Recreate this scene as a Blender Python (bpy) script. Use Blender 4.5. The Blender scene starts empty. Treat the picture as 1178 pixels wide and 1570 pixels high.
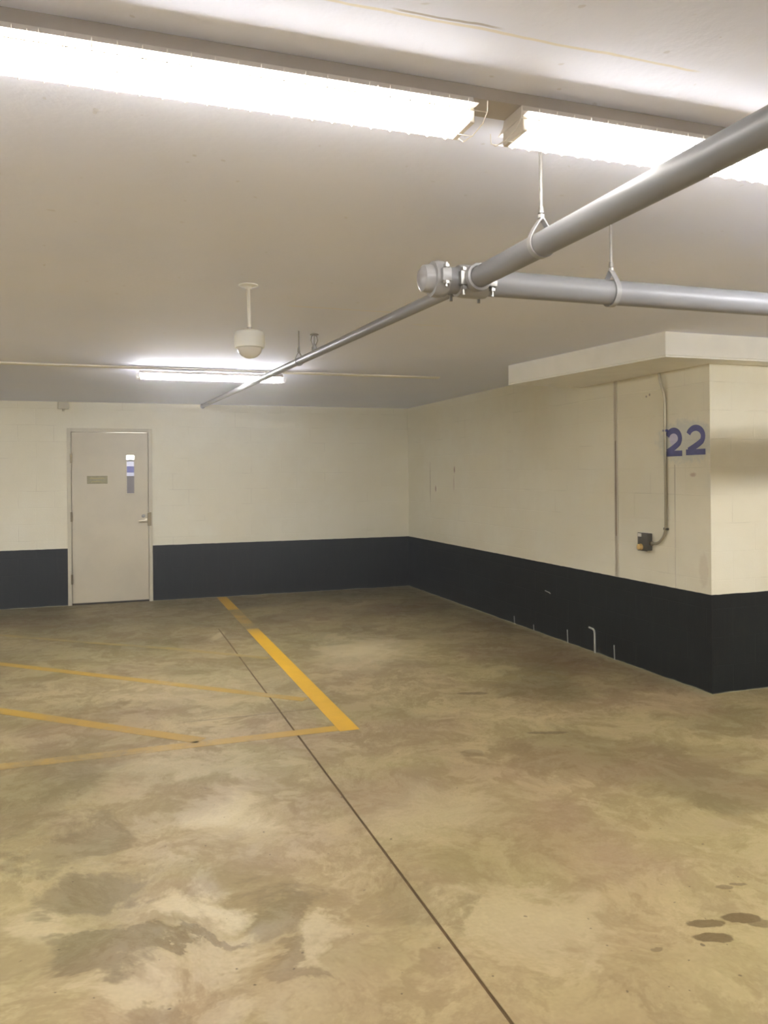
import bpy, bmesh, math, random
from mathutils import Vector, Matrix
random.seed(7)
S = bpy.context.scene
COL = S.collection
PI = math.pi

# ------------------------------------------------------------------ camera
YAW, PITCH, ROLL = 0.3351, -0.0012, -0.0091
cam_d = bpy.data.cameras.new('camera')
cam = bpy.data.objects.new('camera', cam_d); COL.objects.link(cam)
_c, _s = math.cos(YAW), math.sin(YAW)
Fv = Vector((_s*math.cos(PITCH), _c*math.cos(PITCH), -math.sin(PITCH)))
Rv = Vector((_c, -_s, 0)); Uv = Rv.cross(Fv)
R2 = Rv*math.cos(ROLL) + Uv*math.sin(ROLL)
U2 = -Rv*math.sin(ROLL) + Uv*math.cos(ROLL)
m = Matrix((R2, U2, -Fv)).transposed().to_4x4()
m.translation = Vector((0, 0, 1.565))
cam.matrix_world = m
cam_d.sensor_fit = 'VERTICAL'; cam_d.sensor_height = 36.0; cam_d.sensor_width = 27.0
cam_d.lens = 1224.25/1570*36.0
cam_d.shift_y = -58.53/1570
cam_d.clip_start = 0.05; cam_d.clip_end = 100
S.camera = cam

# ------------------------------------------------------------------ world, exposure, lamp strength
w = bpy.data.worlds.new('world'); S.world = w; w.use_nodes = True
w.node_tree.nodes['Background'].inputs[0].default_value = (0.9, 0.9, 1, 1)
w.node_tree.nodes['Background'].inputs[1].default_value = 0.0
S.view_settings.view_transform = 'Standard'; S.view_settings.look = 'None'
S.view_settings.gamma = 1.0; S.view_settings.use_curve_mapping = False
S.view_settings.exposure = 2.68
TUBE, TUBE_FAR, TUBE_SIDE, TUBE_REST = 5.8, 29.0, 14.5, 5.8      # emission: near row, distant light boosted for the back wall, unseen added lamps
TUBE_COL = (0.975, 0.98, 1.03)
S.cycles.max_bounces = 10; S.cycles.diffuse_bounces = 6
S.cycles.sample_clamp_indirect = 6.0

# ------------------------------------------------------------------ geometry constants
D, W, Y2, H, B = 10.484, 4.0116, 4.5433, 2.4908, 0.6993
XL, XR, YR = -7.0, 10.5, -8.5    # left wall, right wall, rear wall
DX1, DX2, DH = -0.449, 0.549, 2.17   # outside of the door frame

# ------------------------------------------------------------------ helpers
def prop(o, label=None, cat=None, group=None, kind=None):
    if label: o['label'] = label
    if cat: o['category'] = cat
    if group: o['group'] = group
    if kind: o['kind'] = kind
    return o

def obj(name, bm, mat, parent=None, smooth=False, loc=None):
    me = bpy.data.meshes.new(name)
    bmesh.ops.recalc_face_normals(bm, faces=bm.faces[:])
    bm.to_mesh(me); bm.free()
    if mat: me.materials.append(mat)
    if smooth:
        for p in me.polygons: p.use_smooth = True
    o = bpy.data.objects.new(name, me); COL.objects.link(o)
    if loc is not None:                       # world origin for the object: shift vertices back
        L = Vector(loc)
        me.transform(Matrix.Translation(-L)); o.location = L
    if parent: 
        o.parent = parent
        o.location = o.location - parent_world(parent)
    return o

def parent_world(p):
    v = Vector((0, 0, 0))
    while p: v += p.location; p = p.parent
    return v

def empty(name, loc, **k):
    o = bpy.data.objects.new(name, None); COL.objects.link(o); o.location = loc
    o.empty_display_size = 0.1
    return prop(o, **k)

def box(bm, x0, x1, y0, y1, z0, z1, bev=0.0):
    vs = [bm.verts.new((x, y, z)) for z in (z0, z1) for y in (y0, y1) for x in (x0, x1)]
    fs = [bm.faces.new([vs[i] for i in q]) for q in
          ((0,2,3,1), (4,5,7,6), (0,1,5,4), (2,6,7,3), (0,4,6,2), (1,3,7,5))]
    if bev:
        es = set(e for f in fs for e in f.edges)
        bmesh.ops.bevel(bm, geom=list(es), offset=bev, segments=2, affect='EDGES', profile=0.6)

def prism(bm, pts, z0, z1):
    a = [bm.verts.new((p[0], p[1], z0)) for p in pts]; b = [bm.verts.new((p[0], p[1], z1)) for p in pts]
    bm.faces.new(a[::-1]); bm.faces.new(b); n = len(pts)
    for i in range(n): bm.faces.new((a[i], a[(i+1) % n], b[(i+1) % n], b[i]))

def tube(bm, pts, r, n=16, cap=True):
    """swept round tube along a list of points (r a number or a list)"""
    pts = [Vector(p) for p in pts]; rs = r if isinstance(r, (list, tuple)) else [r]*len(pts)
    rings = []; up = None
    for i, p in enumerate(pts):
        if i == 0: t = pts[1]-p
        elif i == len(pts)-1: t = p-pts[i-1]
        else: t = (pts[i+1]-p).normalized() + (p-pts[i-1]).normalized()
        t.normalize()
        if up is None:
            ref = Vector((0, 0, 1)) if abs(t.z) < 0.9 else Vector((1, 0, 0))
            up = (ref - t*ref.dot(t)).normalized()
        else:
            up = (up - t*up.dot(t)).normalized()
        s = t.cross(up)
        rings.append([bm.verts.new(p + (up*math.cos(2*PI*k/n) + s*math.sin(2*PI*k/n))*rs[i]) for k in range(n)])
    for a, b in zip(rings, rings[1:]):
        for k in range(n): bm.faces.new((a[k], a[(k+1) % n], b[(k+1) % n], b[k]))
    if cap: bm.faces.new(rings[0][::-1]); bm.faces.new(rings[-1])

def lathe(bm, prof, c, axis='z', n=40):
    """prof: list of (radius, height) ; closed at zero radius"""
    c = Vector(c); rings = []
    for r, h in prof:
        if r < 1e-6:
            p = {'z': (0,0,h), 'x': (h,0,0), 'y': (0,h,0)}[axis]
            rings.append([bm.verts.new(c+Vector(p))]); continue
        ring = []
        for k in range(n):
            a = 2*PI*k/n; u, v = r*math.cos(a), r*math.sin(a)
            p = {'z': (u, v, h), 'x': (h, u, v), 'y': (v, h, u)}[axis]
            ring.append(bm.verts.new(c+Vector(p)))
        rings.append(ring)
    for a, b in zip(rings, rings[1:]):
        if len(a) == 1 and len(b) == 1: continue
        for k in range(n):
            k2 = (k+1) % n
            if len(a) == 1: bm.faces.new((a[0], b[k2], b[k]))
            elif len(b) == 1: bm.faces.new((a[k], a[k2], b[0]))
            else: bm.faces.new((a[k], a[k2], b[k2], b[k]))

def auto_smooth(o, ang=40):
    for p in o.data.polygons: p.use_smooth = True
    es = o.data.edges
    bm = bmesh.new(); bm.from_mesh(o.data)
    for e in bm.edges:
        if len(e.link_faces) == 2 and e.calc_face_angle(0) > math.radians(ang): e.smooth = False
    bm.to_mesh(o.data); bm.free()
    return o

# ------------------------------------------------------------------ materials
class NT:
    def __init__(s, name):
        s.mat = bpy.data.materials.new(name); s.mat.use_nodes = True
        s.t = s.mat.node_tree; s.n = s.t.nodes; s.n.clear()
        s.out = s.n.new('ShaderNodeOutputMaterial')
        s.bsdf = s.n.new('ShaderNodeBsdfPrincipled')
        s.t.links.new(s.bsdf.outputs[0], s.out.inputs[0])
        g = s.n.new('ShaderNodeNewGeometry'); s.P = g.outputs['Position']
    def link(s, a, b):
        if hasattr(a, 'is_output') or isinstance(a, bpy.types.NodeSocket): s.t.links.new(a, b)
        else: b.default_value = a
    def math(s, op, a, b=0.0, c=None, clamp=False):
        n = s.n.new('ShaderNodeMath'); n.operation = op; n.use_clamp = clamp
        s.link(a, n.inputs[0]); s.link(b, n.inputs[1])
        if c is not None: s.link(c, n.inputs[2])
        return n.outputs[0]
    def vmath(s, op, a, b=(0,0,0)):
        n = s.n.new('ShaderNodeVectorMath'); n.operation = op
        s.link(a, n.inputs[0]); s.link(b, n.inputs[1])
        return n.outputs['Value'] if op in ('LENGTH', 'DOT_PRODUCT', 'DISTANCE') else n.outputs[0]
    def noise(s, vec, scale, detail=4, rough=0.55, dist=0.0, col=False):
        n = s.n.new('ShaderNodeTexNoise'); s.link(vec, n.inputs['Vector'])
        n.inputs['Scale'].default_value = scale; n.inputs['Detail'].default_value = detail
        n.inputs['Roughness'].default_value = rough; n.inputs['Distortion'].default_value = dist
        return n.outputs['Color' if col else 'Fac']
    def smooth(s, v, a, b, lo=0.0, hi=1.0):
        n = s.n.new('ShaderNodeMapRange'); n.interpolation_type = 'SMOOTHSTEP'
        s.link(v, n.inputs[0])
        for i, x in zip((1, 2, 3, 4), (a, b, lo, hi)): n.inputs[i].default_value = x
        return n.outputs[0]
    def mix(s, f, a, b, mode='MIX'):
        n = s.n.new('ShaderNodeMix'); n.data_type = 'RGBA'; n.blend_type = mode
        s.link(f, n.inputs[0])
        s.link(a if not isinstance(a, tuple) else (*a, 1)[:4], n.inputs[6])
        s.link(b if not isinstance(b, tuple) else (*b, 1)[:4], n.inputs[7])
        return n.outputs[2]
    def sep(s, v):
        n = s.n.new('ShaderNodeSeparateXYZ'); s.link(v, n.inputs[0]); return n.outputs
    def comb(s, x, y, z):
        n = s.n.new('ShaderNodeCombineXYZ')
        for i, v in enumerate((x, y, z)): s.link(v, n.inputs[i])
        return n.outputs[0]
    def bump(s, h, strength=0.3, dist=0.01):
        n = s.n.new('ShaderNodeBump'); n.inputs['Strength'].default_value = strength
        n.inputs['Distance'].default_value = dist; s.link(h, n.inputs['Height'])
        s.t.links.new(n.outputs[0], s.bsdf.inputs['Normal'])
    def color(s, c): s.link(c if not isinstance(c, tuple) else (*c, 1)[:4], s.bsdf.inputs['Base Color'])
    def rough(s, v): s.link(v, s.bsdf.inputs['Roughness'])

def sRGB(r, g, b):
    f = lambda c: (c/255/12.92 if c/255 <= 0.04045 else ((c/255+0.055)/1.055)**2.4)
    return (f(r), f(g), f(b))

def paint(name, rgb, rough=0.5, metal=0.0, var=0.05, scale=6.0, bump=0.0, spec=0.5):
    t = NT(name); c = sRGB(*rgb)
    n = t.noise(t.P, scale, 4)
    f = t.smooth(n, 0.3, 0.7)
    t.color(t.mix(f, tuple(x*(1-var) for x in c), tuple(min(1, x*(1+var)) for x in c)))
    t.bsdf.inputs['Metallic'].default_value = metal; t.rough(rough)
    t.bsdf.inputs['Specular IOR Level'].default_value = spec
    if bump: t.bump(t.noise(t.P, 180, 3), bump, 0.002)
    return t.mat

# stains on the slab: (across, along, r_across, r_along, strength) in metres, turned by the stain axis
DARK = [(0.22,9.35,0.57,0.6,.85),(-1.15,8.78,0.5,0.30,.6),(1.37,6.57,0.42,0.50,.8),(1.11,5.78,0.28,0.28,.7),
 (-3.74,8.67,0.77,0.55,.5),(-2.11,5.19,0.46,0.42,.5),(-1.78,3.88,0.26,0.33,.6),(-1.32,3.45,0.19,0.18,.65),
 (-1.14,3.00,0.18,0.13,.7),(-0.97,2.60,0.18,0.09,.7),(-0.67,2.65,0.12,0.035,.7),(-0.43,2.83,0.09,0.16,.55),
 (-0.32,2.52,0.09,0.06,.5),(1.68,3.99,0.30,0.25,.6),(1.06,4.54,0.5,0.36,.5),
 (0.15,2.95,0.08,0.22,.35),(1.73,6.10,0.30,0.35,.4),(0.96,7.03,0.25,0.35,.4),(-2.4,7.6,.9,.5,.35),(1.3,8.2,.6,.5,.45),
 (-0.62,6.0,.4,.3,.3),(-0.62,2.32,.05,.06,.4),(2.2,5.0,.5,.4,.5),(1.45,4.25,.75,.38,.5),(-1.72,4.25,.42,.42,.6),(2.3,4.0,.4,.4,.5)]
SPOT = [(1.10,2.77,0.060,0.022,.75),(1.09,2.685,0.060,0.026,.8),(1.24,2.80,0.060,0.032,.85),(1.30,2.765,.05,.02,.6),(1.27,3.01,0.03,0.014,.65),
 (1.33,3.03,0.03,0.012,.7),(0.88,2.62,0.02,0.009,.6),(0.48,4.48,0.06,0.05,.4),(0.62,5.70,0.10,0.03,.8),(0.97,4.82,0.11,0.022,.8)]
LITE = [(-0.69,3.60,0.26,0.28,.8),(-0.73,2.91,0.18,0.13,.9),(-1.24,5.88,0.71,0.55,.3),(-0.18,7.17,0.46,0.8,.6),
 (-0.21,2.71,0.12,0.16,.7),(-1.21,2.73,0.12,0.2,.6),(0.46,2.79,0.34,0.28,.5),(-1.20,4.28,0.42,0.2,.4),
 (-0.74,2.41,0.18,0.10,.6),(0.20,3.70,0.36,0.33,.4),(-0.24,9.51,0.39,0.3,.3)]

def concrete(t):
    """colour and roughness of the stained slab, from world position"""
    x, y, z = t.sep(t.P)[:3]
    a = t.math('SUBTRACT', t.math('MULTIPLY', x, _c), t.math('MULTIPLY', y, _s))
    b = t.math('ADD', t.math('MULTIPLY', x, _s), t.math('MULTIPLY', y, _c))
    q = t.comb(a, b, 0.0)
    warp = t.vmath('SUBTRACT', t.noise(q, 2.6, 6, 0.68, 0.4, col=True), (0.5, 0.5, 0.5))
    wn = t.n.new('ShaderNodeVectorMath'); wn.operation = 'SCALE'; t.link(warp, wn.inputs[0]); wn.inputs['Scale'].default_value = 1.15
    warp2 = t.vmath('SUBTRACT', t.noise(q, 22, 3, 0.6, 0, col=True), (0.5, 0.5, 0.5))
    wm = t.n.new('ShaderNodeVectorMath'); wm.operation = 'SCALE'; t.link(warp2, wm.inputs[0]); wm.inputs['Scale'].default_value = 0.035
    qw = t.vmath('ADD', q, wn.outputs[0]); qs = t.vmath('ADD', q, wm.outputs[0])
    wk = t.n.new('ShaderNodeVectorMath'); wk.operation = 'SCALE'; t.link(warp, wk.inputs[0]); wk.inputs['Scale'].default_value = 0.85
    qm = t.vmath('ADD', t.vmath('ADD', q, wk.outputs[0]), wm.outputs[0])
    def blob(v, cx, cy, rx, ry, s, inner):
        d = t.vmath('MULTIPLY', t.vmath('SUBTRACT', v, (cx, cy, 0)), (1/rx, 1/ry, 0))
        return t.smooth(t.vmath('LENGTH', d), inner, 1.25, s, 0.0)
    # broad mottling
    n1 = t.smooth(t.noise(qw, 1.1, 6, 0.6), 0.36, 0.66)
    n2 = t.smooth(t.noise(qw, 3.3, 7, 0.65), 0.38, 0.64)
    n3 = t.noise(q, 60, 3, 0.6)
    base = t.mix(n1, sRGB(184, 164, 130), sRGB(208, 190, 152))
    base = t.mix(t.math('MULTIPLY', n2, 0.5), base, sRGB(150, 128, 92))
    # tint: slightly green here, pink there
    n4 = t.smooth(t.noise(q, 0.9, 3), 0.4, 0.62)
    base = t.mix(t.math('MULTIPLY', n4, 0.26), base, sRGB(160, 160, 100))
    n5 = t.smooth(t.noise(t.vmath('ADD', q, (9, 4, 0)), 1.3, 3), 0.48, 0.66)
    base = t.mix(t.math('MULTIPLY', n5, 0.32), base, sRGB(170, 142, 126))
    # olive tone, darker towards the back of the bay
    far = t.math('MULTIPLY', t.smooth(t.math('ADD', y, t.math('MULTIPLY', n2, 1.2)), 3.6, 9.0), 0.62)
    base = t.mix(far, base, t.mix(n1, sRGB(92, 88, 52), sRGB(120, 110, 72)))
    f = None
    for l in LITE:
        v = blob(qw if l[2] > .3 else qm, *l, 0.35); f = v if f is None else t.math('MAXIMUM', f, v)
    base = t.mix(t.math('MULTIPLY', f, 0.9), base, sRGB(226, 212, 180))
    f = None
    for l in DARK:
        v = blob(qw, *l, 0.45) if l[2] > .3 else blob(qm, l[0], l[1], l[2]*1.25, l[3]*1.25, l[4], .75); f = v if f is None else t.math('MAXIMUM', f, v)
    dk = t.mix(n4, sRGB(106, 82, 50), sRGB(92, 82, 46))
    base = t.mix(t.math('MULTIPLY', f, 0.72), base, dk)
    f2 = None
    for l in SPOT:
        v = blob(qs, *l, 1.0); f2 = v if f2 is None else t.math('MAXIMUM', f2, v)
    base = t.mix(f2, base, sRGB(112, 92, 58))
    lt = blob(qs, -1.64, 7.85, 0.05, 0.22, .7, .5)          # pale patch where the saw cut ends
    base = t.mix(lt, base, sRGB(200, 190, 160))
    # dark specks
    sp = t.smooth(t.noise(q, 38, 1, 0.4), 0.765, 0.79)
    base = t.mix(t.math('MULTIPLY', sp, 0.7), base, sRGB(90, 72, 46))
    base = t.mix(t.math('MULTIPLY', t.smooth(n3, 0.35, 0.7), 0.10), base, sRGB(120, 104, 74))
    # hairline crack across the hatched bay
    hx = t.math('ADD', y, t.math('MULTIPLY', t.math('SUBTRACT', t.noise(t.P, 3, 3), 0.5), 0.08))
    ln = t.math('ABSOLUTE', t.math('SUBTRACT', hx, 5.22))
    cr = t.math('MULTIPLY', t.smooth(ln, 0.004, 0.012, 1, 0), t.math('MULTIPLY', t.smooth(x, 0.3, 0.6), t.smooth(x, 1.35, 1.45, 1, 0)))
    base = t.mix(t.math('MULTIPLY', cr, 0.6), base, sRGB(96, 84, 60))
    # pale grout where the slab meets the walls
    e1 = t.math('MULTIPLY', t.smooth(t.math('ABSOLUTE', t.math('SUBTRACT', x, W-0.02)), 0.02, 0.07, 1, 0), t.math('GREATER_THAN', y, 4.5))
    base = t.mix(t.math('MULTIPLY', e1, 0.55), base, sRGB(176, 172, 142))
    base = t.mix(1.0, base, (0.80, 0.775, 0.66), mode='MULTIPLY')
    return base, t.math('ADD', 0.42, t.math('MULTIPLY', n2, 0.25)), n3, q

def floor_material():
    t = NT('stained_concrete'); c, r, n3, q = concrete(t)
    t.color(c); t.rough(r); t.bump(n3, 0.12, 0.004)
    t.bsdf.inputs['Specular IOR Level'].default_value = 0.35
    return t.mat

def yellow_material(name, wear, rgb, seed=0.0):
    """worn traffic paint: concrete shows through the worn places"""
    t = NT(name); c, r, n3, q = concrete(t)
    x, y, z = t.sep(t.P)[:3]
    n = t.math('ADD', t.noise(t.vmath('ADD', q, (seed, 0, 0)), 2.2, 5, 0.7), t.math('MULTIPLY', t.math('SUBTRACT', t.noise(q, 30, 4, 0.7), 0.5), 0.35))
    f = wear(t, n, x, y)
    yl = t.mix(t.noise(q, 9, 3), sRGB(*rgb), sRGB(*[v*0.88 for v in rgb]))
    t.color(t.mix(f, c, yl)); t.rough(0.55); t.bump(n3, 0.1, 0.004)
    return t.mat

def wall_material(name, axis, marks=()):
    """painted block wall: cream above, glossy black dado below; axis = horizontal axis of the face"""
    t = NT(name); x, y, z = t.sep(t.P)[:3]
    u = x if axis == 'x' else y
    br = t.n.new('ShaderNodeTexBrick'); t.link(t.comb(u, z, 0.0), br.inputs['Vector'])
    br.inputs['Scale'].default_value = 1.0; br.inputs['Brick Width'].default_value = 0.4; br.inputs['Row Height'].default_value = 0.2
    br.inputs['Mortar Size'].default_value = 0.004; br.inputs['Mortar Smooth'].default_value = 0.6
    br.inputs['Color1'].default_value = (1,1,1,1); br.inputs['Color2'].default_value = (.86,.86,.86,1); br.inputs['Mortar'].default_value = (0,0,0,1)
    brc = br.outputs['Color']; mort = br.outputs['Fac']
    n1 = t.smooth(t.noise(t.P, 1.3, 4), 0.35, 0.65); n2 = t.smooth(t.noise(t.P, 7, 5, 0.6), 0.35, 0.7)
    cream = t.mix(n1, sRGB(233, 226, 200), sRGB(236, 231, 208))
    cream = t.mix(t.math('MULTIPLY', n2, 0.12), cream, sRGB(216, 208, 176))
    gate = t.smooth(t.noise(t.P, 2.5, 3), 0.5, 0.66)
    cream = t.mix(t.math('MULTIPLY', t.math('MULTIPLY', mort, gate), 0.22), cream, sRGB(150, 138, 108))
    for (cu, cz, ru, rz, rgb, s, inner) in marks:
        v = t.comb(t.math('MULTIPLY', t.math('SUBTRACT', u, cu), 1/ru), t.math('MULTIPLY', t.math('SUBTRACT', z, cz), 1/rz), 0.0)
        f = t.smooth(t.math('ADD', t.vmath('LENGTH', v), t.math('MULTIPLY', t.math('SUBTRACT', t.noise(t.P, 30, 3), 0.5), 0.7)), inner, 1.1, s, 0)
        cream = t.mix(f, cream, sRGB(*rgb))
    # black dado
    sc = t.noise(t.comb(t.math('MULTIPLY', u, 26.0), t.math('MULTIPLY', z, 3.0), 0.0), 1.0, 4, 0.65)
    blk = t.mix(t.smooth(sc, 0.45, 0.75), sRGB(20, 20, 16), sRGB(36, 35, 28))
    blk = t.mix(t.math('MULTIPLY', n1, 0.3), blk, sRGB(34, 42, 40))
    # drips and scrapes near the floor
    dr = t.math('MULTIPLY', t.smooth(t.noise(t.comb(t.math('MULTIPLY', u, 34.0), t.math('MULTIPLY', z, 1.2), 0.0), 1.0, 1, 0.4), 0.74, 0.78), t.smooth(z, 0.02, 0.12, 1, 0))
    blk = t.mix(t.math('MULTIPLY', dr, 0.5), blk, sRGB(120, 120, 104))
    edge = t.math('ADD', z, t.math('MULTIPLY', t.math('SUBTRACT', t.noise(t.P, 14, 3), 0.5), 0.008))
    f = t.smooth(edge, B-0.002, B+0.002, 1, 0)
    base = t.mix(f, cream, blk)
    # bare base line
    f3 = t.smooth(t.math('ADD', z, t.math('MULTIPLY', t.noise(t.P, 5, 3), 0.02)), 0.014, 0.02, 1, 0)
    base = t.mix(t.math('MULTIPLY', f3, 0.75), base, sRGB(168, 165, 136))
    t.color(base)
    t.rough(t.math('ADD', 0.62, t.math('MULTIPLY', f, -0.2)))
    t.bsdf.inputs['Specular IOR Level'].default_value = 0.2
    h = t.math('ADD', t.math('MULTIPLY', mort, -0.55), t.math('MULTIPLY', t.noise(t.P, 90, 4), 0.35))
    t.bump(h, 0.35, 0.006)
    return t.mat

def ceiling_material():
    t = NT('painted_ceiling_concrete'); x, y, z = t.sep(t.P)[:3]
    n1 = t.smooth(t.noise(t.P, 0.8, 4), 0.35, 0.65); n2 = t.smooth(t.noise(t.P, 5, 5, 0.65), 0.4, 0.7)
    c = t.mix(n1, sRGB(229, 233, 251), sRGB(233, 236, 251))
    c = t.mix(t.math('MULTIPLY', n2, 0.12), c, sRGB(228, 227, 224))
    # board marks: pale ridges left by the formwork
    def ridge(y0, x0, x1, wdt, rgb, s):
        yy = t.math('ADD', y, t.math('MULTIPLY', t.math('SUBTRACT', t.noise(t.P, 6, 3), 0.5), 0.02))
        g = t.smooth(t.math('ABSOLUTE', t.math('SUBTRACT', yy, y0)), wdt*0.4, wdt, 1, 0)
        g = t.math('MULTIPLY', g, t.math('MULTIPLY', t.smooth(x, x0-0.02, x0+0.03), t.smooth(x, x1-0.03, x1+0.02, 1, 0)))
        return t.math('MULTIPLY', g, s), sRGB(*rgb)
    for a in ((4.28, 0.94, 1.56, 0.010, (236, 228, 214), .7), (4.59, 1.79, 2.0, 0.010, (236, 228, 214), .6),
              (1.50, 0.38, 1.3, 0.006, (226, 216, 196), .7), (1.488, .55, .78, 0.005, (140, 120, 90), .6)):
        g, rgb = ridge(*a); c = t.mix(g, c, rgb)
    sp = t.smooth(t.noise(t.P, 26, 1, 0.4), 0.76, 0.79)
    c = t.mix(t.math('MULTIPLY', sp, 0.2), c, sRGB(150, 132, 100))
    t.color(c); t.rough(0.75)
    t.bsdf.inputs['Specular IOR Level'].default_value = 0.3
    t.bump(t.math('ADD', t.noise(t.P, 35, 5), t.math('MULTIPLY', n2, .5)), 0.18, 0.006)
    return t.mat

def glow(name, col, s):
    t = NT(name); e = t.n.new('ShaderNodeEmission'); e.inputs[0].default_value = (*col, 1); e.inputs[1].default_value = s
    t.t.links.new(e.outputs[0], t.out.inputs[0]); return t.mat

M = {}
M['floor'] = floor_material()
M['ceiling'] = ceiling_material()
M['wall_x'] = wall_material('painted_block_back', 'x')
M['wall_side'] = wall_material('painted_block_side', 'x')
M['wall_y'] = wall_material('painted_block_right', 'y', marks=(
    (4.80, 1.79, 0.33, 0.17, (206, 208, 196), .75, 0.7),
    (4.925, 1.82, 0.06, 0.06, (206, 200, 226), .8, 0.6),
    (4.93, 1.74, 0.035, 0.03, (190, 184, 218), .7, 0.4),
    (9.50, 1.38, 0.03, 0.05, (150, 104, 84), .7, 0.3),
    (8.91, 1.62, 0.025, 0.05, (150, 100, 84), .8, 0.3),
    (8.93, 1.45, 0.012, 0.12, (170, 130, 106), .6, 0.3),
    (9.68, 1.45, 0.014, 0.33, (140, 122, 92), .6, 0.3),
    (5.24, 2.16, 0.012, 0.012, (110, 90, 70), .9, 0.3),
    (5.20, 2.17, 0.010, 0.012, (110, 90, 70), .9, 0.3),
    (4.72, 1.545, 0.04, 0.02, (182, 150, 126), .6, 0.3),
    (4.62, 0.86, 0.05, 0.13, (196, 180, 150), .3, 0.7)))
M['trim'] = paint('white_painted_beam', (238, 235, 222), 0.6, bump=0.1, var=0.03)
M['pipe'] = paint('grey_painted_pipe', (128, 128, 130), 0.42, var=0.04)
M['pipe_dark'] = paint('dull_grey_pipe', (130, 129, 128), 0.42, metal=0.0, var=0.05)
M['fitting'] = paint('painted_pipe_fitting', (148, 147, 147), 0.28, var=0.06, scale=40)
M['steel'] = paint('bright_steel', (165, 163, 158), 0.35, metal=0.9, scale=40)
M['rod'] = paint('threaded_rod', (160, 156, 150), 0.4, metal=0.5, scale=60)
M['housing'] = paint('white_enamel_housing', (214, 206, 194), 0.45, var=0.02)
M['channel'] = paint('grey_strut_channel', (176, 166, 152), 0.5, var=0.04)
M['tube'] = glow('fluorescent_tube_glow', (1.0, 0.97, 0.935), TUBE)
M['guard'] = paint('white_wire', (232, 226, 214), 0.35)
M['cam'] = paint('white_camera_plastic', (226, 226, 218), 0.35, var=0.02)
M['frame'] = paint('cream_door_frame', (204, 196, 170), 0.45, var=0.03)
M['door'] = paint('cream_door_paint', (206, 196, 170), 0.42, var=0.04, scale=3)
M['gap'] = paint('gap_shade_paint', (60, 50, 34), 0.9)
M['sign'] = paint('faded_olive_plate', (156, 148, 104), 0.4, var=0.12, scale=30)
M['signline'] = paint('faded_ochre_letters', (172, 160, 96), 0.5, var=0.1, scale=40)
M['brass'] = paint('dull_brass', (150, 136, 104), 0.35, metal=0.7)
M['lever'] = paint('pale_satin_metal', (236, 226, 200), 0.35, metal=0.3)
M['joint'] = paint('brown_joint_sealant', (140, 118, 86), 0.6, var=0.15, scale=5)
M['jointlight'] = paint('cream_joint_bead', (206, 198, 176), 0.6)
M['conduit'] = paint('weathered_steel_conduit', (176, 168, 142), 0.3, metal=0.55, var=0.08)
M['boxdark'] = paint('dark_junction_box', (78, 72, 56), 0.45, var=0.15, scale=30)
M['amber'] = paint('amber_knob', (206, 172, 104), 0.4, var=0.1)
M['white'] = paint('white_plastic', (228, 224, 212), 0.5)
M['cut'] = paint('saw_cut_dark', (96, 74, 40), 0.9, var=0.2, scale=20)
M['number'] = paint('blue_stencil_paint', (82, 82, 138), 0.6, var=0.18, scale=14)
M['pvc'] = paint('pale_grey_plastic', (188, 188, 176), 0.4)
g = NT('door_glass'); g.color((0.9, 0.92, 0.92)); g.rough(0.03)
g.bsdf.inputs['Transmission Weight'].default_value = 1.0; g.bsdf.inputs['IOR'].default_value = 1.1; M['glass'] = g.mat
g = NT('dome_plastic'); g.color(sRGB(214, 210, 200)); g.rough(0.06); g.bsdf.inputs['Alpha'].default_value = 1.0
g.bsdf.inputs['Coat Weight'].default_value = 0.6; M['dome'] = g.mat

# ------------------------------------------------------------------ the setting
def structure(o): o['kind'] = 'structure'; return o
b = bmesh.new()                                   # slab, split at the saw cut so the cut is a real groove
JX, JW = 1.079, 0.0065
J_END = 8.30
box(b, XL-.2, JX-JW, YR-.2, D+1.8, -0.2, 0); box(b, JX+JW, XR+.2, YR-.2, D+1.8, -0.2, 0)
box(b, JX-JW, JX+JW, J_END, D+1.8, -0.2, 0); box(b, JX-JW, JX+JW, YR-.2, J_END, -0.2, -0.012)
floor = structure(obj('floor', b, M['floor'])); 
floor['label'] = 'stained tan concrete garage floor'
b = bmesh.new(); box(b, JX-JW, JX+JW, YR, J_END, -0.012, -0.004)
o = obj('saw_cut_joint', b, M['cut'], floor); o['label'] = 'dark saw-cut joint running through the slab'

def stripe(pts, wd, mat, label):
    """painted line: a polyline ribbon lying on the slab, half a millimetre thick"""
    b = bmesh.new(); p = [Vector((x, y, 0)) for x, y in pts]
    for i in range(len(p)-1):
        t = (p[i+1]-p[i]).normalized(); n = Vector((-t.y, t.x, 0))*wd/2
        prism(b, [p[i]+n, p[i]-n, p[i+1]-n, p[i+1]+n], 0.0001, 0.0012)
    o = obj('yellow_line', b, mat, floor); o['label'] = label; return o
def wear_main(t, n, x, y):
    k = t.math('MULTIPLY', t.smooth(y, 7.7, 8.5, 1, 0), 1.0)
    k2 = t.smooth(y, 9.2, 9.6); k = t.math('MAXIMUM', k, t.math('MULTIPLY', k2, .75))
    k = t.math('MAXIMUM', k, 0.32)
    return t.math('MULTIPLY', t.smooth(t.math('ADD', n, t.math('MULTIPLY', k, 0.5)), 0.58, 0.80), t.math('ADD', 0.15, t.math('MULTIPLY', k, 0.8)))
M['yl_main'] = yellow_material('yellow_line_paint', wear_main, (230, 178, 0))
M['yl_front'] = yellow_material('worn_yellow_line_paint', lambda t, n, x, y:
    t.math('MULTIPLY', t.smooth(t.math('ADD', n, t.math('MULTIPLY', t.smooth(x, 0.6, 1.4), .3)), 0.30, 0.62), t.math('ADD', .62, t.math('MULTIPLY', t.smooth(x, .8, 1.35), .35))), (200, 156, 16), 3)
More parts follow.
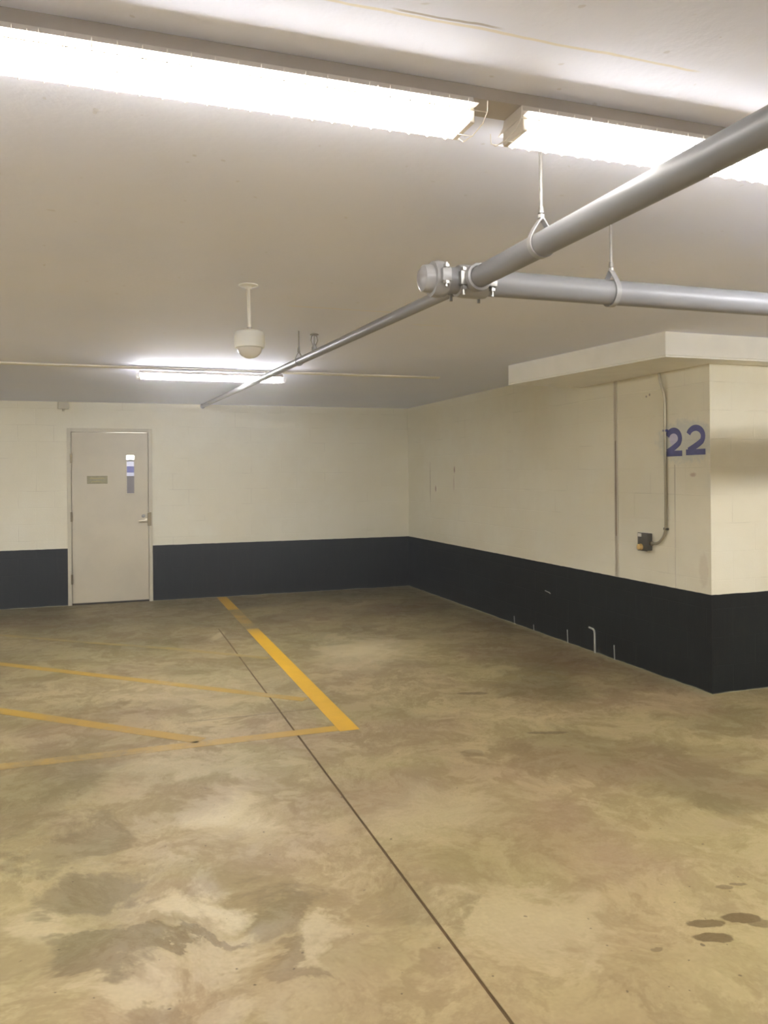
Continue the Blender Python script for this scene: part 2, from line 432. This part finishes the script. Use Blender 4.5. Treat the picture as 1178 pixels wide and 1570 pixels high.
M['yl_hatch'] = yellow_material('faded_yellow_hatch_paint', lambda t, n, x, y: t.math('MULTIPLY', t.smooth(n, 0.22, 0.52), .85), (182, 142, 14), 5)
M['yl_faint'] = yellow_material('nearly_gone_yellow_paint', lambda t, n, x, y: t.math('MULTIPLY', t.smooth(n, 0.32, 0.58), .6), (170, 142, 50), 8)
stripe([(1.40, 10.47), (1.40, 4.70)], 0.125, M['yl_main'], 'bright yellow line running back to the wall')
stripe([(1.3375, 4.765), (-6.9, 4.83)], 0.10, M['yl_front'], 'worn yellow line across the front of the hatched bay')
stripe([(1.30, 5.45), (0.304, 6.365), (-0.858, 7.43), (-3.4, 9.75)], 0.085, M['yl_hatch'], 'faded ochre diagonal hatch stripe, the middle one')
stripe([(0.52, 4.83), (-0.687, 5.93), (-3.9, 8.87)], 0.10, M['yl_hatch'], 'faded ochre diagonal hatch stripe nearest the camera')
stripe([(1.30, 6.80), (0.588, 7.478), (-0.204, 8.10), (-1.6, 9.3)], 0.07, M['yl_faint'], 'faintest diagonal hatch stripe nearest the back wall')

b = bmesh.new(); box(b, XL-.2, XR+.2, YR-.2, D+1.8, H, H+0.25)
structure(obj('ceiling', b, M['ceiling']))['label'] = 'pale grey painted concrete ceiling'
# back wall with the doorway left open
b = bmesh.new()
box(b, XL-.2, DX1+.02, D, D+.2, 0, H); box(b, DX2-.02, W+.2, D, D+.2, 0, H); box(b, DX1+.02, DX2-.02, D, D+.2, DH-.02, H)
structure(obj('wall_back', b, M['wall_x']))
b = bmesh.new(); prism(b, [(W, Y2), (W+.2, Y2+.2), (W+.2, D), (W, D)], 0, H)
wall_right = structure(obj('wall_right', b, M['wall_y']))
b = bmesh.new(); prism(b, [(W, Y2), (XR, Y2), (XR, Y2+.2), (W+.2, Y2+.2)], 0, H)
structure(obj('wall_side', b, M['wall_side']))
b = bmesh.new(); box(b, XL-.2, XL, YR, D, 0, H); structure(obj('wall_left', b, wall_material('painted_block_left', 'y')))
b = bmesh.new(); box(b, XL-.2, XR+.2, YR-.2, YR, 0, H); structure(obj('wall_rear', b, M['wall_x']))
b = bmesh.new(); box(b, XR, XR+.2, YR, Y2+.2, 0, H); structure(obj('wall_east', b, wall_material('painted_block_east', 'y')))
# boxed beam under the ceiling, wrapping the corner
ZB = 2.326
b = bmesh.new()
prism(b, [(3.483, 4.348), (XR, 4.352), (XR, Y2), (W, Y2), (W, 6.16), (3.262, 6.14)], ZB, H)
bmesh.ops.recalc_face_normals(b, faces=b.faces[:])
bmesh.ops.bevel(b, geom=[e for e in b.edges if all(abs(v.co.z-ZB) < 1e-4 for v in e.verts)
    and not all(v.co.x > W-.01 and v.co.y > Y2-.01 for v in e.verts)], offset=0.012, segments=2, affect='EDGES')
bmesh.ops.bevel(b, geom=[e for e in b.edges if abs(e.verts[0].co.z-e.verts[1].co.z) > .1 and all(v.co.y > 6.05 and v.co.x < 3.4 for v in e.verts)], offset=0.03, segments=3, affect='EDGES')
structure(obj('trim_1', b, M['trim']))['label'] = 'white boxed beam under the ceiling, wrapping the wall corner'

# control joints and the stencilled number belong to the right wall
b = bmesh.new(); box(b, W-.003, W+.002, 5.637, 5.650, 1.04, 1.83); o = obj('control_joint', b, M['joint'], wall_right)
o['label'] = 'brown vertical wall joint left of the conduit'
b = bmesh.new(); box(b, W-.004, W+.002, 5.616, 5.634, B+.003, ZB); box(b, W-.004, W+.002, 5.652, 5.664, B+.003, ZB)
obj('joint_bead', b, M['jointlight'], wall_right)
b = bmesh.new(); box(b, W-.003, W+.002, 5.638, 5.648, B+.003, 1.04); box(b, W-.003, W+.002, 5.638, 5.648, 1.83, ZB)
obj('filled_joint', b, paint('filled_joint', (190, 178, 150), 0.6), wall_right)
b = bmesh.new(); box(b, W-.002, W+.002, 4.912, 4.919, B+.003, 1.62); o = obj('control_joint', b, M['jointlight'], wall_right)
o['label'] = 'faint cream vertical joint below the number'

def digit_two(name, y0, y1, z0, z1, st=0.044):
    """a painted 2 on the right wall; y0 is its left side as seen (larger y)"""
    wd, hg = y0-y1, z1-z0; pts = []
    rx, rz = wd/2-st/2, hg*0.285; cu, cv = wd/2, hg-st/2-rz
    for k in range(17):
        a = math.radians(160 - k*(160+35)/16); pts.append((cu+rx*math.cos(a), cv+rz*math.sin(a)))
    for k in range(1, 7):                                 # sweep down to the lower left corner
        q = k/6; ax, az = pts[16]; pts.append((ax+(st*.60-ax)*q, az+(st*.75-az)*(q**.85)))
    n = len(pts); L = []; Rr = []
    for i, p in enumerate(pts):
        a = pts[max(0, i-1)]; c = pts[min(n-1, i+1)]; t = Vector((c[0]-a[0], c[1]-a[1])).normalized(); q = Vector((-t.y, t.x))*st/2
        L.append((p[0]+q.x, p[1]+q.y)); Rr.append((p[0]-q.x, p[1]-q.y))
    b = bmesh.new()
    def V(u, v, x): return b.verts.new((x, y0-u, z0+max(0.0, v)))
    for xx in (W-.0015,):
        l = [V(*p, xx) for p in L]; r_ = [V(*p, xx) for p in Rr]
        for i in range(n-1): b.faces.new((l[i], l[i+1], r_[i+1], r_[i]))
        b.faces.new([V(0, 0, xx-.0002), V(wd, 0, xx-.0002), V(wd, st*.95, xx-.0002), V(0, st*.95, xx-.0002)])
    g = bmesh.ops.extrude_face_region(b, geom=b.faces[:])
    for v in g['geom']:
        if isinstance(v, bmesh.types.BMVert): v.co.x += 0.0012
    return obj(name, b, M['number'], wall_right)
o = digit_two('painted_numeral', 5.020, 4.832, 1.683, 1.898); o['label'] = 'left blue stencilled 2 behind the conduit'
o = digit_two('painted_numeral', 4.790, 4.590, 1.688, 1.905); o['label'] = 'right blue stencilled 2 near the wall corner'

# ------------------------------------------------------------------ the door
door = structure(empty('door_1', ((DX1+DX2)/2, D, 0)))
door['label'] = 'cream steel door with a narrow glass pane, in the back wall'
FW = 0.045
b = bmesh.new(); y0, y1 = D-.018, D+.11
box(b, DX1, DX1+FW, y0, y1, 0, DH, .003); box(b, DX2-FW, DX2, y0, y1, 0, DH, .003); box(b, DX1+FW, DX2-FW, y0, y1, DH-FW, DH, .003)
box(b, DX1+FW, DX1+FW+.02, D+.052, y1, 0, DH-FW); box(b, DX2-FW-.02, DX2-FW, D+.052, y1, 0, DH-FW)
obj('door_frame', b, M['frame'], door)
lx0, lx1, lz0, lz1 = DX1+FW+.005, DX2-FW-.006, 0.022, DH-FW-.006
px0, px1, pz0, pz1 = 0.243, 0.335, 1.360, 1.838
yf = D+.006
b = bmesh.new()
box(b, lx0, px0, yf, yf+.045, lz0, lz1); box(b, px1, lx1, yf, yf+.045, lz0, lz1)
box(b, px0, px1, yf, yf+.045, lz0, pz0); box(b, px0, px1, yf, yf+.045, pz1, lz1)
leaf = obj('door_leaf', b, M['door'], door)
b = bmesh.new(); fr = .012
box(b, px0-fr, px0+.002, yf-.006, yf+.003, pz0-fr, pz1+fr, .002); box(b, px1-.002, px1+fr, yf-.006, yf+.003, pz0-fr, pz1+fr, .002)
box(b, px0, px1, yf-.006, yf+.003, pz0-fr, pz0+.002, .002); box(b, px0, px1, yf-.006, yf+.003, pz1-.002, pz1+fr, .002)
obj('pane_trim', b, M['door'], leaf)
b = bmesh.new(); box(b, px0, px1, yf+.018, yf+.024, pz0, pz1); obj('glass_pane', b, M['glass'], leaf)
b = bmesh.new(); box(b, -.222, .017, yf-.004, yf, 1.485, 1.583, .002); sg = obj('sign_plate', b, M['sign'], leaf)
b = bmesh.new()
box(b, -.19, -.02, yf-.0055, yf-.004, 1.545, 1.560); box(b, -.17, -.05, yf-.0055, yf-.004, 1.508, 1.518)
obj('faded_lettering', b, M['signline'], sg)
b = bmesh.new(); box(b, DX1+FW, DX2-FW, D+.010, D+.09, 0.0005, .018); obj('door_gap_shade', b, M['gap'], door)  # dark strip standing in for the shade of the gap under the leaf
for hz in (1.80, 1.085, 0.32):                      # hinges on the left jamb
    b = bmesh.new(); tube(b, [(DX1+FW+.001, D-.026, hz-.06), (DX1+FW+.001, D-.026, hz+.06)], .009, 12)
    box(b, DX1+FW-.012, DX1+FW+.014, D-.024, D-.016, hz-.057, hz+.057)
    obj('hinge', b, M['brass'], door)
b = bmesh.new()                                     # lever set
lathe(b, [(0, 0), (.028, 0), (.028, -.010), (.012, -.014), (.010, -.05), (0, -.05)], (.475, yf, 1.015), 'y', 24)
tube(b, [(.475, yf-.045, 1.015), (.44, yf-.048, 1.015), (.385, yf-.046, 1.012)], [.011, .010, .009], 12)
obj('lever_handle', b, M['lever'], leaf)
b = bmesh.new(); lathe(b, [(0, -.014), (.018, -.014), (.022, 0), (0, 0)], (.44, yf, 1.075), 'y', 20)
tube(b, [(.422, yf-.016, 1.088), (.44, yf-.017, 1.068), (.458, yf-.016, 1.088)], .005, 8)
obj('thumb_turn', b, M['steel'], leaf)
b = bmesh.new(); box(b, .490, .536, D-.030, D-.018, .950, 1.120, .003); box(b, .498, .512, D-.034, D-.029, 1.06, 1.10, .002)
obj('latch_guard', b, M['brass'], door)
# little lobby behind the pane
b = bmesh.new()
box(b, -1.2, 1.6, D+1.6, D+1.7, 0, H); box(b, -1.3, -1.2, D+.2, D+1.7, 0, H); box(b, 1.6, 1.7, D+.2, D+1.7, 0, H)
structure(obj('wall_lobby', b, paint('grey_lobby_paint', (112, 104, 108), 0.7)))
b = bmesh.new(); box(b, .05, .55, D+.60, D+.74, 1.80, 1.90, .01)
lb = obj('lobby_lamp', b, glow('lobby_lamp_glow', (1, .97, .88), 6))
prop(lb, 'small bright lamp glimpsed through the narrow door pane', 'lamp')
b = bmesh.new(); box(b, .05, .75, D+1.57, D+1.598, 1.58, 1.79)
nb = obj('notice_board', b, paint('white_blue_notice', (200, 200, 226), 0.6)); prop(nb, 'blue and white notice glimpsed behind the narrow door pane', 'notice board')
b = bmesh.new(); prism(b, [(.15, D+1.565), (.5, D+1.565), (.5, D+1.57), (.15, D+1.57)], 1.63, 1.72); obj('blue_print', b, paint('blue_print', (92, 92, 156), 0.6), nb)

# ------------------------------------------------------------------ ceiling lights
FL = 1.22
def light_channel(yc, x0, x1, label, pale=False):
    b = bmesh.new(); zt, zb, hw = H-.0005, H-(.012 if pale else .030), .044
    box(b, x0, x1, yc-hw, yc+hw, zb, zt)
    o = obj('lighting_channel', b, M['trim'] if pale else M['channel'], loc=(x0, yc, H)); return prop(o, label, 'mounting channel', 'lighting channels')
def make_light(xc, yc):
    t = empty('strip_light', (xc, yc, H-.031)); zb = H-.060; x0, x1 = xc-FL/2, xc+FL/2
    b = bmesh.new()                                  # folded white body; sloping reflector wings widened to hold light off the ceiling
    sec = [(-.046, H-.0305), (-.052, H-.046), (-.078, zb+.002), (.078, zb+.002), (.052, H-.046), (.046, H-.0305)]
    e0 = [b.verts.new((x0, yc+u, z)) for u, z in sec]; e1 = [b.verts.new((x1, yc+u, z)) for u, z in sec]
    b.faces.new(e0); b.faces.new(e1[::-1])
    for i in range(len(sec)): b.faces.new((e0[i], e0[(i+1) % 6], e1[(i+1) % 6], e1[i]))
    obj('housing', b, M['housing'], t)
    for s in (-1, 1):
        b = bmesh.new(); tube(b, [(x0+.012, yc+s*.042, zb-.018), (x1-.012, yc+s*.042, zb-.018)], .0145, 14)
        obj('fluorescent_tube', b, M['tube'], t, smooth=True)
    for xx in (x0+.006, x1-.006):
        b = bmesh.new(); box(b, xx-.007, xx+.007, yc-.052, yc+.052, zb-.034, zb+.001, .003); obj('lamp_holder', b, M['housing'], t)
    b = bmesh.new(); rw = .0012                      # wire guard
    arc = [(-.082, H-.052), (-.080, zb-.016), (-.055, zb-.034), (0, zb-.040), (.055, zb-.034), (.080, zb-.016), (.082, H-.052)]
    n = 26
    for i in range(n+1):
        xx = x0-.02+(FL+.04)*i/n
        tube(b, [(xx, yc+u, z) for u, z in arc], rw, 5)
    for u, z in (arc[1], arc[3], arc[5]): tube(b, [(x0-.02, yc+u, z-.002), (x1+.02, yc+u, z-.002)], rw, 5)
    for s in (-1, 1):
        for xx in (x0+.25, x1-.25): tube(b, [(xx, yc+s*.0815, H-.056), (xx, yc+s*.055, H-.052)], rw, 5)
    obj('wire_guard', b, M['guard'], t)
    return t
proto = make_light(0.222, 1.765)
def relamp(o, mat):
    for ch in o.children:
        if ch.name.startswith('fluorescent_tube'):
            ch.data = ch.data.copy(); ch.data.materials[0] = mat
def copy_tree(o, loc):
    c = o.copy(); COL.objects.link(c); c.location = loc
    for ch in o.children:
        d = ch.copy(); COL.objects.link(d); d.parent = c
    return c
prop(proto, 'long glaring strip light at the upper left of the near row, left of the gap', 'ceiling light', 'strip lights under the ceiling')
L = copy_tree(proto, (1.572, 1.765, H-.031)); prop(L, 'glaring strip light at the upper right, crossed by the near sprinkler pipe', 'ceiling light', 'strip lights under the ceiling')
L = copy_tree(proto, (0.880, 7.02, H-.031)); relamp(L, glow('boosted_far_tube_glow', TUBE_COL, TUBE_FAR)); prop(L, 'distant small strip light beyond the dome camera, near the back wall', 'ceiling light', 'strip lights under the ceiling')  # tube emission raised to brighten the back wall
OFF = [(-1.128, 1.765), (2.922, 1.765), (4.272, 1.765), (-3.9, 1.765), (-3.17, 7.02), (-4.52, 7.02), (-1.9, 4.4), (-3.25, 4.4), (-4.6, 4.4), 
       (5.622, 1.765), (6.972, 1.765)] + [(-3.8+1.35*k, -3.5) for k in range(8)] + [(-2.5+2.7*k, -7.6) for k in range(4)]  # unseen lamps, added to even out the light on walls and floor
rest_glow = glow('added_rear_tube_glow', TUBE_COL, TUBE_REST); side_glow = glow('added_side_tube_glow', TUBE_COL, TUBE_SIDE)
for x, y in OFF:
    L = copy_tree(proto, (x, y, H-.031)); 
    relamp(L, rest_glow if y < 0 else side_glow)
    prop(L, 'unseen strip light added outside the frame to brighten the garage', 'ceiling light', 'unseen strip lights added outside the frame')
light_channel(1.765, XL, XR, 'grey channel carrying the near row of strip lights, seen in their gap')
light_channel(7.02, XL, 3.0, 'thin pale channel carrying the distant strip light', True)
light_channel(-3.5, XL, XR, 'grey channel carrying the strip lights behind the camera')

# ------------------------------------------------------------------ sprinkler pipework
PZ, MY, BX = 2.217, 2.462, 1.172
pw = empty('sprinkler_pipework', (BX, MY, PZ), label='grey sprinkler pipes hung under the ceiling, one crossing the other at a clamped joint', cat='pipework')
def P(name, bm, mat, parent=pw, ang=40): return auto_smooth(obj(name, bm, mat, parent), ang)
RM = .0445
b = bmesh.new(); tube(b, [(BX-.14, MY, PZ), (XR-.02, MY, PZ+.02)], RM, 40); mainp = P('main_pipe', b, M['pipe'])
mainp['label'] = 'thick grey main pipe running to the right'
# end cap with grooved coupling
b = bmesh.new(); lathe(b, [(0, -.030), (.030, -.029), (.043, -.020), (.046, -.006), (.046, .03)], (BX-.153, MY, PZ), 'x', 40)
cap = P('end_cap', b, M['fitting'])
def coupling(xc, r, parent=pw):
    b = bmesh.new(); lathe(b, [(r-.002, -.026), (r+.013, -.024), (r+.017, -.008), (r+.017, .008), (r+.013, .024), (r-.002, .026)], (xc, MY, PZ), 'x', 40)
    for s in (-1, 1): box(b, xc-.016, xc+.016, MY+s*(r+.024)-.012, MY+s*(r+.024)+.012, PZ-.022, PZ+.022, .004)
    c = P('coupling', b, M['fitting'], parent)
    for s in (-1, 1):
        b = bmesh.new(); tube(b, [(xc, MY+s*(r+.027), PZ-.040), (xc, MY+s*(r+.027), PZ+.040)], .0055, 10)
        for z in (-.030, .024): lathe(b, [(0, 0), (.011, 0), (.011, .009), (0, .009)], (xc, MY+s*(r+.027), PZ+z), 'z', 6)
        P('bolt', b, M['steel'], c)
    return c
coupling(BX-.117, RM)
# mechanical cross clamped on the main
b = bmesh.new(); r = RM
lathe(b, [(r-.002, -.055), (r+.008, -.052), (r+.011, -.03), (r+.011, .03), (r+.008, .052), (r-.002, .055)], (BX+.005, MY, PZ), 'x', 40)
lathe(b, [(.036, 0), (.045, -.03), (.045, -.062), (.037, -.064), (.037, -.04)], (BX, MY-.02, PZ), 'y', 32)
lathe(b, [(.030, 0), (.035, .03), (.034, .072), (.024, .074), (.024, .04)], (BX, MY+.01, PZ), 'y', 32)
tee = P('clamp_tee', b, M['fitting'])
for xx, yy in ((BX-.047, MY-.052), (BX+.058, MY-.052), (BX-.047, MY+.052), (BX+.058, MY+.052)):
    b = bmesh.new(); tube(b, [(xx, yy, PZ-.058), (xx, yy, PZ+.035)], .0055, 10)
    for z in (-.040, .022): lathe(b, [(0, 0), (.0115, 0), (.0115, .010), (0, .010)], (xx, yy, PZ+z), 'z', 6)
    box(b, xx-.014, xx+.014, yy-.012, yy+.012, PZ-.026, PZ+.022, .004)
    P('bolt', b, M['steel'], tee)
# near branch (thicker), far branch (thinner, rising to the back)
b = bmesh.new(); tube(b, [(BX, MY-.05, PZ), (BX-.0, 1.0, PZ-.01), (BX+.01, YR+1.5, PZ-.06)], .0355, 36); nb_ = P('branch_pipe', b, M['pipe'])
nb_['label'] = 'thicker branch pipe coming towards the camera'
fz = lambda y: PZ+(y-MY)*.031
b = bmesh.new(); tube(b, [(BX, MY+.05, fz(MY+.05)), (BX, D-.10, fz(D-.10))], .0235, 28); fb_ = P('branch_pipe', b, M['pipe_dark'])
fb_['label'] = 'thinner branch pipe running to the back wall'
b = bmesh.new(); lathe(b, [(.024, 0), (.031, .004), (.031, .04), (.02, .052), (0, .054)], (BX, D-.125, fz(D-.125)), 'y', 24); 
P('end_plug', b, M['steel'], fb_)
def hanger(x, y, zc, r, axis):
    """threaded rod with a swivel ring hanger; axis = the pipe's direction"""
    b = bmesh.new(); n = 28; hw = .010
    for sgn in (0,):
        pr = []
        for k in range(n):
            a = 2*PI*k/n; rr = r+.003; up = .0
            u, v = rr*math.sin(a), rr*math.cos(a)
            if v > 0: u *= 1-.55*(v/rr)**3; v = v+.030*(v/rr)**2.5
            pr.append((u, v))
        rows = []
        for off in (-hw, hw):
            for ext in (0, .003):
                rows.append([b.verts.new((x+off if axis == 'x' else x+u*(1+ext/r), y+u*(1+ext/r) if axis == 'x' else y+off, zc+v*(1+ext/r))) for u, v in pr])
        for A, Bq in ((0, 1), (1, 3), (3, 2), (2, 0)):
            for k in range(n): b.faces.new((rows[A][k], rows[A][(k+1) % n], rows[Bq][(k+1) % n], rows[Bq][k]))
    h = P('pipe_hanger', b, M['fitting'])
    b = bmesh.new(); tube(b, [(x, y, zc+r+.028), (x, y, H)], .0048, 10); P('threaded_rod', b, M['rod'], h)
    b = bmesh.new(); lathe(b, [(0, 0), (.010, 0), (.010, .010), (0, .010)], (x, y, zc+r+.036), 'z', 6)
    lathe(b, [(.0048, 0), (.009, 0), (.007, .018), (.0048, .02)], (x, y, zc+r+.050), 'z', 12); P('nut', b, M['steel'], h)
    return h
hanger(1.737, MY, PZ, RM, 'x')
hanger(BX-.0, 1.99, PZ, .0355, 'y')
hanger(BX, 5.0, fz(5.0), .0235, 'y')
hanger(3.9, MY, PZ+.01, RM, 'x')
# upright sprinkler head on the far branch
sx, sy = BX, 4.60; z0 = fz(sy)+.02
b = bmesh.new(); lathe(b, [(.0, -.004), (.016, -.004), (.016, .022), (.012, .024), (.012, .036), (.009, .040), (0, .041)], (sx, sy, z0), 'z', 20)
hd = P('sprinkler_head', b, M['fitting'])
b = bmesh.new()
for s in (-1, 1): tube(b, [(sx+s*.010, sy, z0+.036), (sx+s*.020, sy, z0+.06), (sx+s*.016, sy, z0+.085), (sx, sy, z0+.098)], .0035, 8)
tube(b, [(sx, sy, z0+.04), (sx, sy, z0+.10)], .003, 8); P('frame_arms', b, M['fitting'], hd)
b = bmesh.new(); lathe(b, [(0, .098), (.018, .098), (.026, .094), (.027, .097), (.018, .102), (0, .103)], (sx, sy, z0), 'z', 24); P('deflector', b, M['rod'], hd)

# ------------------------------------------------------------------ thin scattering volume added to imitate lens bloom around the lamps
hz = bpy.data.materials.new('lens_bloom_haze'); hz.use_nodes = True; hz.node_tree.nodes.clear()
_v = hz.node_tree.nodes.new('ShaderNodeVolumeScatter'); _o = hz.node_tree.nodes.new('ShaderNodeOutputMaterial')
_v.inputs['Color'].default_value = (1, 1, 1, 1); _v.inputs['Density'].default_value = 0.016; _v.inputs['Anisotropy'].default_value = 0.7
hz.node_tree.links.new(_v.outputs[0], _o.inputs['Volume'])
b = bmesh.new(); box(b, XL-.3, XR+.3, YR-.3, D+2.0, -.3, H+.4)
structure(obj('bloom_haze', b, hz))
# ------------------------------------------------------------------ dome camera
cx, cy_ = 0.659, 3.868
dc = empty('dome_camera', (cx, cy_, H), label='white dome security camera hanging on a thin rod from the ceiling', cat='security camera')
b = bmesh.new(); lathe(b, [(0, 0), (.047, 0), (.047, -.004), (.020, -.010), (.013, -.02), (0, -.02)], (cx, cy_, H), 'z', 28); P('ceiling_plate', b, M['cam'], dc)
b = bmesh.new(); tube(b, [(cx, cy_, H-.015), (cx+.004, cy_, 2.272)], .0085, 14); P('hanging_rod', b, M['white'], dc)
b = bmesh.new(); lathe(b, [(0, .018), (.011, .018), (.011, -.002), (0, -.002)], (cx+.004, cy_, 2.268), 'z', 16); P('collar', b, M['steel'], dc)
b = bmesh.new(); lathe(b, [(0, 2.272), (.045, 2.271), (.066, 2.262), (.0735, 2.243), (.0735, 2.205), (.070, 2.186), (.062, 2.184), (.062, 2.19)], (cx+.004, cy_, 0), 'z', 48); P('camera_housing', b, M['cam'], dc)
b = bmesh.new(); lathe(b, [(.0605, 2.188)]+[(.0595*math.cos(a), 2.186-.052*math.sin(a)) for a in [PI/2*k/12 for k in range(12)]]+[(0, 2.134)], (cx+.004, cy_, 0), 'z', 48); P('dome_cover', b, M['dome'], dc)

# ------------------------------------------------------------------ conduit and junction box on the right wall
CY = 5.004; X0 = W-.014
cd = empty('wall_conduit', (W, CY, 1.0), label='thin metal conduit running down the right wall through the blue number', cat='conduit')
b = bmesh.new()
pts = [(W-.040, CY+.030, 2.318), (W-.034, CY+.024, 2.25), (X0-.006, CY+.004, 2.17), (X0, CY, 2.12), (X0, CY, 1.17)]
for k in range(1, 10):
    a = PI/2*k/9; pts.append((X0, CY+.125*(1-math.cos(a)), 1.17-.125*math.sin(a)-.03*k/9))
pts += [(X0, CY+.18, 1.013)]
tube(b, pts, .0105, 14); P('conduit_tube', b, M['conduit'], cd)
for z in (1.88, 1.135):
    b = bmesh.new(); box(b, W-.022, W, CY-.018, CY+.018, z-.008, z+.008, .002)
    if z < 1.5: box(b, W-.008, W, CY+.012, CY+.038, z-.009, z+.009, .002)
    P('pipe_strap', b, M['number'] if z > 1.5 else M['boxdark'], cd)
jb = empty('junction_box', (W, 5.235, 1.02), label='small dark junction box at the foot of the conduit on the right wall', cat='junction box')
b = bmesh.new(); box(b, W-.048, W, 5.182, 5.290, .955, 1.090, .004); P('box_body', b, M['boxdark'], jb)
b = bmesh.new(); box(b, W-.054, W-.048, 5.178, 5.294, .951, 1.094, .003); P('cover_plate', b, M['boxdark'], jb)
b = bmesh.new(); lathe(b, [(0, -.030), (.012, -.030), (.022, -.026), (.026, 0), (0, 0)], (W-.052, 5.252, .982), 'x', 24); k_ = P('round_knob', b, M['amber'], jb)
k_['label'] = 'small amber round fitting low on the box'
b = bmesh.new(); box(b, W-.058, W-.053, 5.245, 5.285, 1.062, 1.088, .002); P('paint_fleck', b, M['white'], jb)
b = bmesh.new(); lathe(b, [(.011, -.02), (.017, -.018), (.017, .0), (.011, .0)], (X0, 5.182, 1.013), 'y', 16); P('connector', b, M['brass'], jb)

# painted fitting high on the back wall, left of the door top
b = bmesh.new(); box(b, -.545, -.425, D-.045, D, 2.40, H-.002, .008)
tube(b, [(-.485, D-.02, 2.41), (-.485, D-.02, 2.375)], .014, 12)
prop(auto_smooth(obj('wall_fitting', b, M['frame'])), 'small cream painted box where back wall meets ceiling, above the door', 'wall fitting')

# pale bent stub and thin drips at the foot of the right wall
b = bmesh.new(); tube(b, [(W-.008, 6.045, .206), (W-.008, 5.985, .202), (W-.008, 5.968, .190), (W-.008, 5.962, .17), (W-.008, 5.958, .0)], .0085, 10)
prop(auto_smooth(obj('bent_stub', b, M['pvc'])), 'pale thin bent stub standing against the foot of the black right wall', 'pipe stub')
for i, (yy, h) in enumerate(((6.404, .12), (5.685, .12), (7.02, .06), (7.42, .08))):
    b = bmesh.new(); tube(b, [(W-.002, yy+.006, h), (W-.003, yy, h*.5), (W-.004, yy-.004, 0)], .004 if i < 2 else .003, 6)
    obj('sealant_drip', b, M['pvc'], wall_right)
b = bmesh.new(); tube(b, [(W-.001, 6.80, .428), (W-.001, 6.72, .420), (W-.001, 6.70, .412)], .004, 6); obj('scrape_mark', b, M['pvc'], wall_right)
